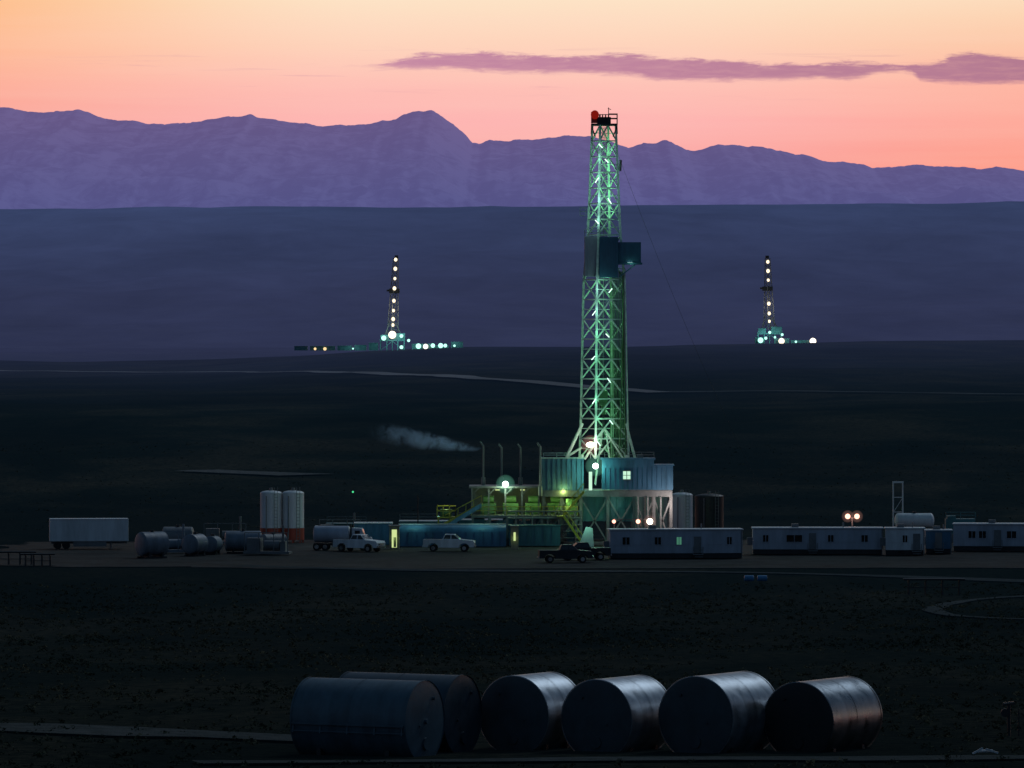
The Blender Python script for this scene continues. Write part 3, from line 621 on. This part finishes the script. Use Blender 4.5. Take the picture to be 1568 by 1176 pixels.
for px,w,py,r,m_,rot in ((232,46,856,1.5,M_gtank,35),(272,50,846,1.45,M_grey,-4),(298,34,853,1.25,M_gtank,60),(325,24,851,1.05,M_gtank,70),(372,60,849,1.3,M_gtank,4),(418,40,850,1.15,M_grey,30)):
    d=Dp(py); htank('skid_tank',Wx(px,d),d+1,w*d/F*.85,r,m_,rot,seg=24,z0=.3)
def pump(px,d,rot=0,mat=M_grey):
    b_=root('pump_skid',Wx(px,d),d,.1,rot); b=MB()
    b.box(-3,3,-1,1,.2,.5); b.box(-2.6,-.8,-.8,.8,.5,2.2); b.cyl((-.4,0,1.3),(1.6,0,1.3),.6,14); b.cyl((2,0,.5),(2,0,3.8),.15,8); b.box(1.7,2.4,-.5,.5,.5,1.8)
    for x in (-2.8,-1,1,2.8): b.beam((x,-1,.5),(x,-1,2.9),.1)
    b.beam((-2.8,-1,2.9),(2.8,-1,2.9),.1); b.out('pump',mat,b_)
pump(345,822); pump(258,790,20,M_gtank); pump(410,785,-10); pump(520,838,5)
def rack(px,py,L,h,d0=560,rot=0):
    x,d=hit(px,py,d0); R=root('pipe_rack',x,d,None,rot); b=MB()
    for xx in np.linspace(-L/2,L/2,4):
        for s in (-1,1): b.beam((xx,s*.7,-.1),(xx,s*.35,h),.13)
        b.beam((xx,-.8,h),(xx,.8,h),.13)
    for y in (-.6,-.2,.3): b.cyl((-L/2-.6,y,h+.14),(L/2+.6,y,h+.14),.1,8)
    b.beam((-L/2,-.55,h*.5),(L/2,-.55,h*.5),.08); b.out('frame',M_dark,R)
rack(1430,912,5.5,1.5); rack(22,866,4.2,1.4); rack(58,868,3,1.3)
# semi trailer
d=Dp(842); R2=root('semi_trailer',Wx(135,d),d+1.2,.1,6); L=124*d/F*.97
b=MB(); b.box(-L/2,L/2,-1.25,1.25,1.0,4.0); b.out('cargo_box',M_white,R2,.05)
b=MB(); 
for x in np.arange(-L/2+.3,L/2,.55): b.box(x-.02,x+.02,-1.28,-1.25,1.2,3.85)
b.box(-L/2-.02,L/2+.02,-1.3,-1.255,3.86,3.98); b.box(-L/2-.02,L/2+.02,-1.3,-1.255,1.08,1.2); b.out('side_ribs',M_white,R2)
b=MB(); b.box(-L/2+.2,L/2-.2,-.5,.5,.7,1.0); b.beam((L*.28,-.9,0),(L*.28,-.9,1.1),.15); b.beam((L*.28,.9,0),(L*.28,.9,1.1),.15); b.box(-L*.2,L*.22,-1.2,-1.0,.35,.98); b.out('chassis',M_grey,R2)
b=MB()
for x in (-L*.4,-L*.29):
    for y in (-1.25,.95): b.cyl((x,y,.5),(x,y+.3,.5),.5,18)
b.out('wheels',M_rub,R2)
# vehicles
def wheels(R,xs,w=.95,r=.4):
    b=MB();c=MB()
    for x in xs:
        for s in (-1,1): b.cyl((x,s*w-.13,r),(x,s*w+.13,r),r,20); c.cyl((x,s*(w+.135)-.005,r),(x,s*(w+.135)+.005,r),r*.55,14)
    b.out('wheels',M_rub,R); c.out('hubcaps',M_chrome,R)
def pickup(px,d,flip,mat,rot=0):
    R=root('pickup_truck',Wx(px,d),d,.1,rot+(180 if flip else 0)); R.scale=(1.15,1.15,1.15)
    b=MB(); low=[(-2.9,.5),(-2.35,.5),(-2.25,.75),(-1.95,.95),(-1.55,.95),(-1.25,.75),(-1.2,.45),(1.2,.45),(1.25,.75),(1.55,.95),(1.95,.95),(2.25,.75),(2.35,.5),(2.85,.5),(2.9,1.05),(2.75,1.25),(1.35,1.38),(-.75,1.38),(-.78,1.36),(-2.9,1.36)]
    b.prism(low,-.95,.95); b.out('body',mat,R,.05)
    b=MB(); A=[(1.3,1.38),(.65,1.95),(-.45,1.97),(-.72,1.38)]; vs=[]
    for s in (-1,1):
        for (xx,zz) in A: vs.append((xx,s*(.9 if zz<1.5 else .72),zz))
    b.add(vs,[(0,1,2,3),(7,6,5,4),(0,4,5,1),(1,5,6,2),(2,6,7,3)]); b.out('cab',mat,R,.04)
    b=MB()
    for s in (-1,1):
        f=lambda z:s*(.9-(z-1.38)/.58*.18+.012)
        b.add([(1.12,f(1.44),1.44),(.62,f(1.88),1.88),(.3,f(1.88),1.88),(.3,f(1.44),1.44)],[(0,1,2,3)]); b.add([(.2,f(1.44),1.44),(.2,f(1.88),1.88),(-.38,f(1.88),1.88),(-.6,f(1.44),1.44)],[(0,1,2,3)])
    b.add([(1.25,-.8,1.44),(1.25,.8,1.44),(.73,.66,1.9),(.73,-.66,1.9)],[(0,1,2,3)]); b.out('windows',M_glass,R)
    b=MB(); b.box(2.86,2.98,-.9,.9,.5,.72); b.box(-3.0,-2.88,-.9,.9,.5,.68); b.box(2.9,2.93,-.55,.55,.78,1.0); b.out('bumpers',M_chrome,R)
    b=MB(); b.box(-2.8,-.85,-.8,.8,1.365,1.37); b.out('bed_floor',M_dark,R)
    wheels(R,(1.75,-1.75)); return R
pk=pickup(688,798,False,M_white,-4); pickup(550,797,False,M_white,-30); pickup(893,768,True,M_dark,8); pickup(866,760,False,M_dark,5)
light(pk,-1,-7,4.5,30,(.6,.95,.9),.5)
# tanker truck
R3=root('tanker_truck',Wx(520,802),802,.1,-4)
b=MB(); b.cyl((-3.2,0,2.1),(1.2,0,2.1),1.1,24,caps=False); b.dome((1.2,0,2.1),(1,0,0),1.1,.25); b.dome((-3.2,0,2.1),(-1,0,0),1.1,.25); b.out('tank',M_side,R3)
b=MB(); b.prism([(1.7,.8),(4.1,.8),(4.15,1.7),(3.3,1.85),(2.95,2.9),(1.7,2.95)],-1.1,1.1); b.out('cab',M_side,R3,.06)
b=MB(); b.box(-3.4,3.9,-.45,.45,.65,.95); b.cyl((1.55,-1,1),(1.55,-1,3.5),.09,8); b.box(4.1,4.25,-1.1,1.1,.5,.8); b.out('chassis',M_dark,R3)
b=MB(); b.box(2.1,2.75,-1.115,-1.105,1.95,2.6); b.add([(3.33,-.95,1.95),(3.33,.95,1.95),(3.03,.9,2.8),(3.03,-.9,2.8)],[(0,1,2,3)]); b.out('windows',M_glass,R3)
wheels(R3,(3.2,-1.8,-2.9),1.05,.5)
# mud tanks / containers row
def modtank(name,pxa,pxb,py,top,mat,rails=True,roofmat=None,rnd=False):
    d=Dp(py); k=d/F; L=(pxb-pxa)*k; h=(py-top)*k; R=root(name,Wx((pxa+pxb)/2,d),d+1.5,.1)
    b=MB()
    if rnd:
        n=10; P=[]
        for i in range(n+1):
            a=math.pi*i/n; P.append((1.5*math.cos(a),h-1.0+1.0*math.sin(a)))
        P=[(1.5,.35)]+P+[(-1.5,.35)]
        m_=len(P); vs=[(-L/2,p,z) for p,z in P]+[(L/2,p,z) for p,z in P]
        b.add(vs,[(i,i+1,i+1+m_,i+m_) for i in range(m_-1)],True); b.add([(-L/2,p,z) for p,z in P],[tuple(range(m_))]); b.add([(L/2,p,z) for p,z in P],[tuple(range(m_))])
    else: b.box(-L/2,L/2,-1.5,1.5,.35,h)
    b.out('tank_body',mat,R)
    b=MB()
    for x in np.arange(-L/2+.2,L/2,1.1): b.box(x-.05,x+.05,-1.6,-1.5,.4,h-.9 if rnd else h-.1)
    b.box(-L/2,L/2,-1.62,-1.5,.1,.34); b.box(-L/2,L/2,1.5,1.62,.1,.34); b.out('ribs',mat,R)
    b=MB()
    if not rnd: b.box(-L/2-.1,L/2+.1,-1.65,1.65,h+.002,h+.14)
    else: b.box(-L/2,L/2,-.4,.4,h+.01,h+.1)
    b.out('roof_walkway',roofmat or M_teal,R)
    if rails:
        b=MB(); b.rail([(-L/2,.6,h+.1),(L/2,.6,h+.1)],.9,.06,2); b.out('handrail',M_grey,R)
    return R
modtank('mud_tank',610,775,839,805,M_blue,False,M_white,rnd=True)
modtank('water_tank_container',543,600,836,803,M_blue,False,M_white)
modtank('generator_house',612,700,826,800,M_teal,True,M_white); modtank('generator_house',703,772,824,798,M_teal,True,M_white)
modtank('storage_container',780,858,838,807,M_teal,False,M_teal)
modtank('storage_container',500,560,822,804,M_dark,True)
q=root('lit_shed',Wx(604,806),806,.1); b=MB(); b.box(-.65,.65,-.8,1,0,3.0); b.box(-.75,.75,-.95,1.1,3.0,3.15); b.out('shed_walls',M_grey,q); MB().box(-.33,.33,-.84,-.81,.25,2.6).out('open_doorway',E_yel,q); b=MB(); b.box(-.45,-.34,-.88,-.8,.1,2.7); b.box(.34,.45,-.88,-.8,.1,2.7); b.box(-.1,.25,-.95,-.86,.3,1.6); b.out('door_frame',M_grey,q); light(q,0,-1.4,1.5,12,YC)
q=root('lit_shed',Wx(788,804),804,.1); b=MB(); b.box(-.5,.5,-.6,1,0,3.0); b.box(-.6,.6,-.75,1.1,3.0,3.15); b.out('shed_walls',M_grey,q); MB().box(-.14,.14,-.64,-.61,1.2,2.3).out('open_doorway',E_yel,q); light(q,0,-1.2,1.5,8,YC)
q=root('tank_fill_lights',Wx(640,845),845,.1); b=MB(); b.cyl((0,0,0),(0,0,6),.08,8); b.cyl((9,0,0),(9,0,6),.08,8); b.out('poles',M_dark,q)
for x,z,dy in ((-8,4.4,-32),(0,4.2,-32),(9,4.3,-32),(3,4.2,-20)): light(q,x,dy,z,65,(.36,1,.78),.3)  # added fixtureless lights above the tanks, well away from the poles
MB().sph((-9.2,10,6.2),.14,8,6).out('green_lamp',emat('green_lamp_glow',(.1,1,.4),.8),q)
# barrels
M_bar=pmat('barrel_blue',(.05,.22,.42),.4,var=.3)
x,d=hit(1157,892,620)
for s in (-.75,.75):
    q=root('plastic_barrel',x+s,d,None,5); b=MB(); b.cyl((-.5,0,.34),(.5,0,.34),.34,18,caps=False); b.dome((.5,0,.34),(1,0,0),.34,.08,18); b.dome((-.5,0,.34),(-1,0,0),.34,.08,18)
    for xx in (-.2,.2): b.cyl((xx-.03,0,.34),(xx+.03,0,.34),.36,18)
    b.out('barrel_body',M_bar,q)
# ------------------------------------------------------------ foreground tanks
def fgmat(name,col,rough,metal):
    m,t,o=newmat(name); b=t.new('ShaderNodeBsdfPrincipled'); tc=t.new('ShaderNodeTexCoord')
    n1=t.noise(tc.outputs['Object'],0.9,7,0.65,0.6); n2=t.noise(tc.outputs['Object'],5,5,0.6)
    mp=t.new('ShaderNodeMapping'); mp.inputs['Scale'].default_value=(2.2,.5,.15); t.l.new(tc.outputs['Object'],mp.inputs[0]); n3=t.noise(mp.outputs[0],1.5,5,.6)
    f=t.mr(t.m('ADD',t.m('MULTIPLY',n1,.6),t.m('MULTIPLY',n3,.4)),.38,.62)
    t.l.new(t.mix(f,tuple(c*.55 for c in col)+(1,),tuple(col)+(1,)),b.inputs['Base Color'])
    t.l.new(t.mr(n1,.3,.7,rough-.08,rough+.12),b.inputs['Roughness']); b.inputs['Metallic'].default_value=metal
    bp=t.new('ShaderNodeBump'); bp.inputs['Strength'].default_value=.25; bp.inputs['Distance'].default_value=.04; t.l.new(t.m('ADD',n1,t.m('MULTIPLY',n2,.3)),bp.inputs['Height']); t.l.new(bp.outputs[0],b.inputs['Normal'])
    t.l.new(b.outputs[0],o.inputs[0]); return m
M_f1=fgmat('painted_tank_blue',(.065,.115,.15),.5,0); M_f2=fgmat('galvanised_tank',(.42,.47,.52),.36,.85); M_f3=fgmat('black_tank',(.24,.28,.32),.30,.95); M_f4=fgmat('dark_blue_tank',(.025,.048,.07),.5,0)
M_end_shade=fgmat('tank_end_shade',(.045,.065,.078),.6,0); M_end3_shade=fgmat('black_tank_end_shade',(.012,.015,.018),.6,0)  # shade of the end caps put into base colour, darker than shells
def fgtank(pxc,d,L,r,ang,mat,drop=.35,endm=None):
    a=math.radians(ang); nx=Wx(pxc,d); cx=nx+math.cos(a)*L/2; cy=d+math.sin(a)*L/2
    R,c=htank('steel_tank',cx,cy,L,r,mat,ang,G(cx,cy)-drop,z0=.2,dish=.06,seams=1,seg=72,hatch=0)
    b=MB()
    for k in (-1,1):
        ee=k*(L/2+.06)
        if endm: b.dome((k*(L/2+.03),0,c),(k,0,0),r-.03,.07,64)
        b.cyl((ee-.05*k,0,c-r*.55),(ee+.1*k,0,c-r*.55),.3,20); b.cyl((ee,r*.4,c+r*.55),(ee+.12*k,r*.4,c+r*.55),.08,12); b.cyl((ee,-r*.3,c-r*.1),(ee+.08*k,-r*.3,c-r*.1),.06,10)
    b.out('end_plates',endm or mat,R)
    b=MB()
    for k in (-1,1): b.cyl((k*(L/2-.04),0,c),(k*(L/2+.04),0,c),r+.03,72,caps=False)
    b.out('rims',mat,R)
    return R,c
h1=fgtank(476,299,6.3,1.95,-28,M_f1,.45)
R1,c1=h1
b=MB(); b.beam((-3.1,-2.02,c1-.15),(3.1,-2.02,c1-.15),.08); b.beam((-3.1,-2.02,c1-.5),(3.1,-2.02,c1-.5),.05)
for x in np.linspace(-3.0,3.0,5): b.beam((x,-2.02,c1-.6),(x,-1.92,c1-.05),.06)
b.cyl((3.2,0,c1),(3.34,0,c1),.12,12); b.out('side_rail',M_f1,R1)
fgtank(536,303.5,6.3,1.97,-28,M_f4,.4)
fgtank(787,302,3.5,1.98,60,M_f2,.5,M_end_shade); fgtank(914,300,4.2,1.98,60,M_f2,.6,M_end_shade); fgtank(1066,299,4.9,2.06,60,M_f2,.55,M_end_shade); fgtank(1223,300,5.2,1.92,60,M_f3,.55,M_end3_shade)
x,d=hit(1545,1128,285); q=root('valve_stand',x,d); b=MB(); b.cyl((0,0,-.1),(0,0,1.5),.09,10); b.beam((-.35,0,1.5),(.3,0,1.58),.09); b.cyl((-.2,-.1,1.1),(-.2,.1,1.1),.22,14); b.beam((.5,0,-.1),(.5,0,1.3),.07); b.out('valve',M_dark,q); b=MB(); b.beam((-.3,-.05,1.6),(.25,-.05,1.66),.07); b.out('valve_handle',M_chrome,q)
x,d=hit(1505,1158,270); q=root('scrap_pipe',x,d); b=MB(); b.beam((-.5,0,0),(0,0,.28),.09); b.beam((.15,.2,.22),(.75,.2,.03),.09); b.cyl((-.2,.3,.1),(.5,.4,.1),.08,8); b.out('pipe_pieces',M_white,q)
# ------------------------------------------------------------ world
w=bpy.data.worlds.new('World'); S.world=w; w.use_nodes=True; w.node_tree.nodes.clear(); t=NT(w.node_tree)
tc=t.new('ShaderNodeTexCoord'); D_=t.sep(tc.outputs['Generated'])
yy=t.m('MAXIMUM',D_[1],0.02); u=t.m('DIVIDE',D_[0],yy); v=t.m('DIVIDE',D_[2],yy)
Xn=t.m('ADD',t.m('MULTIPLY',u,F/1568),0.5); Pn=t.m('DIVIDE',t.m('SUBTRACT',500.0,t.m('MULTIPLY',v,F)),300.0)
def vr(c0,c1,c2,c3,c4):
    return t.ramp(t.mr(Pn,0,1),[(0,c0),(.233,c1),(.433,c2),(.633,c3),(.87,c4)])
rc=vr(lin(254,229,200),lin(255,213,190),lin(255,193,184),lin(254,180,180),lin(250,166,164))
rl=vr(lin(255,184,126),lin(255,182,142),lin(254,170,148),lin(250,162,152),lin(240,150,148))
rr=vr(lin(254,221,188),lin(254,200,168),lin(255,180,162),lin(255,168,154),lin(254,154,136))
low=t.mix(t.mr(Xn,-.15,.38,0,1,True),rl,rc); low=t.mix(t.mr(Xn,.6,1.05,0,1,True),low,rr)
nz=t.noise(t.comb(t.m('MULTIPLY',Xn,1.2),t.m('MULTIPLY',Pn,5.0),0.0),1.6,5,.55)
low=t.mix(t.mr(nz,.35,.65,0,.14),low,lin(255,218,200))
def fc(pts):
    n=t.new('ShaderNodeFloatCurve'); c=n.mapping.curves[0]
    P=[((px/1568+.5)/2,py/200) for px,py in pts]
    c.points[0].location=(0,P[0][1]); c.points[-1].location=(1,P[-1][1])
    for p in P: c.points.new(*p)
    n.mapping.update(); t.put(n.inputs['Value'],t.m('DIVIDE',t.m('ADD',Xn,.5),2.0)); return n.outputs[0]
up=fc([(520,102),(560,101),(590,94),(640,84),(680,80),(760,80),(820,84),(860,86),(950,82),(1000,86),(1100,91),(1200,97),(1300,94),(1400,98),(1440,92),(1480,80),(1520,83),(1560,87),(1650,94),(1900,100),(2200,110)])
lo=fc([(520,102),(560,103),(600,105),(680,107),(800,112),(900,113),(970,118),(1010,124),(1150,124),(1250,122),(1300,122),(1350,113),(1390,112),(1410,125),(1480,129),(1600,128),(1900,124),(2200,110)])
P2=t.m('MULTIPLY',Pn,1.5)
nv=t.comb(t.m('MULTIPLY',Xn,22.0),t.m('MULTIPLY',Pn,26.0),0.0); nn=t.noise(nv,1.5,8,.66,.3)
wob=t.m('MULTIPLY',t.m('SUBTRACT',nn,.5),.15)
a1=t.mr(t.m('SUBTRACT',t.m('ADD',P2,wob),up),-.015,.035,0,1,True); a2=t.mr(t.m('SUBTRACT',lo,t.m('ADD',P2,t.m('MULTIPLY',wob,.6))),-.015,.04,0,1,True)
cm=t.m('MULTIPLY',a1,a2); cm=t.m('MULTIPLY',cm,t.mr(nn,.3,.55,.80,.95))
n5=t.noise(t.comb(t.m('MULTIPLY',Xn,6.0),t.m('MULTIPLY',Pn,34.0),2.0),1.3,5,.6,.4)
wisp=t.m('MULTIPLY',t.m('MULTIPLY',t.mr(n5,.60,.74),t.mr(P2,.33,.45)),t.m('MULTIPLY',t.mr(P2,.8,.6),.35))
cc=t.mix(t.mr(Xn,.35,1.0),lin(194,134,166),lin(174,118,146))
low=t.mix(t.m('MAXIMUM',cm,wisp),low,cc)
az=t.mr(D_[1],-.1,.95,0,1,True)
glow=t.ramp(t.mr(D_[2],0,1),[(0,(1,1,1,1)),(.055,(1,1,1,1)),(.10,(.5,.5,.5,1)),(.2,(.10,.10,.10,1)),(.4,(0,0,0,1))])
upper=t.ramp(t.mr(D_[2],0,1),[(0,(.066,.085,.132,1)),(.12,(.060,.090,.142,1)),(.35,(.040,.082,.140,1)),(1,(.015,.043,.084,1))])
g3=t.m('MULTIPLY',glow,az)
col=t.mix(g3,upper,low)
sky=t.new('ShaderNodeTexSky'); sky.sky_type='NISHITA'; sky.sun_disc=False; sky.sun_elevation=math.radians(1); sky.sun_rotation=0
bg1=t.new('ShaderNodeBackground'); t.l.new(col,bg1.inputs[0]); bg1.inputs[1].default_value=.97
bg2=t.new('ShaderNodeBackground'); t.l.new(sky.outputs[0],bg2.inputs[0]); bg2.inputs[1].default_value=.001
ad=t.new('ShaderNodeAddShader'); t.l.new(bg1.outputs[0],ad.inputs[0]); t.l.new(bg2.outputs[0],ad.inputs[1]); o=t.new('ShaderNodeOutputWorld'); t.l.new(ad.outputs[0],o.inputs[0])
# added broad directional lamp, high behind right, puts highlights on the tank tops
sl_=bpy.data.lights.new('tank_highlight_lamp','SUN'); sl_.energy=.62; sl_.angle=math.radians(18); sl_.color=(.76,.88,1)
so=bpy.data.objects.new('tank_highlight_lamp',sl_); S.collection.objects.link(so)
az_,el_=math.radians(34),math.radians(44)
dv=-Vector((math.sin(az_)*math.cos(el_),math.cos(az_)*math.cos(el_),math.sin(el_))); so.rotation_euler=dv.to_track_quat('-Z','Y').to_euler()
# ------------------------------------------------------------ camera
cam=bpy.data.cameras.new('camera'); co=bpy.data.objects.new('camera',cam); S.collection.objects.link(co)
co.location=(0,0,H); co.rotation_euler=(math.radians(90),0,0); cam.sensor_width=36; cam.lens=F/1568*36; cam.shift_y=-88/1568
cam.clip_start=1; cam.clip_end=120000; S.camera=co
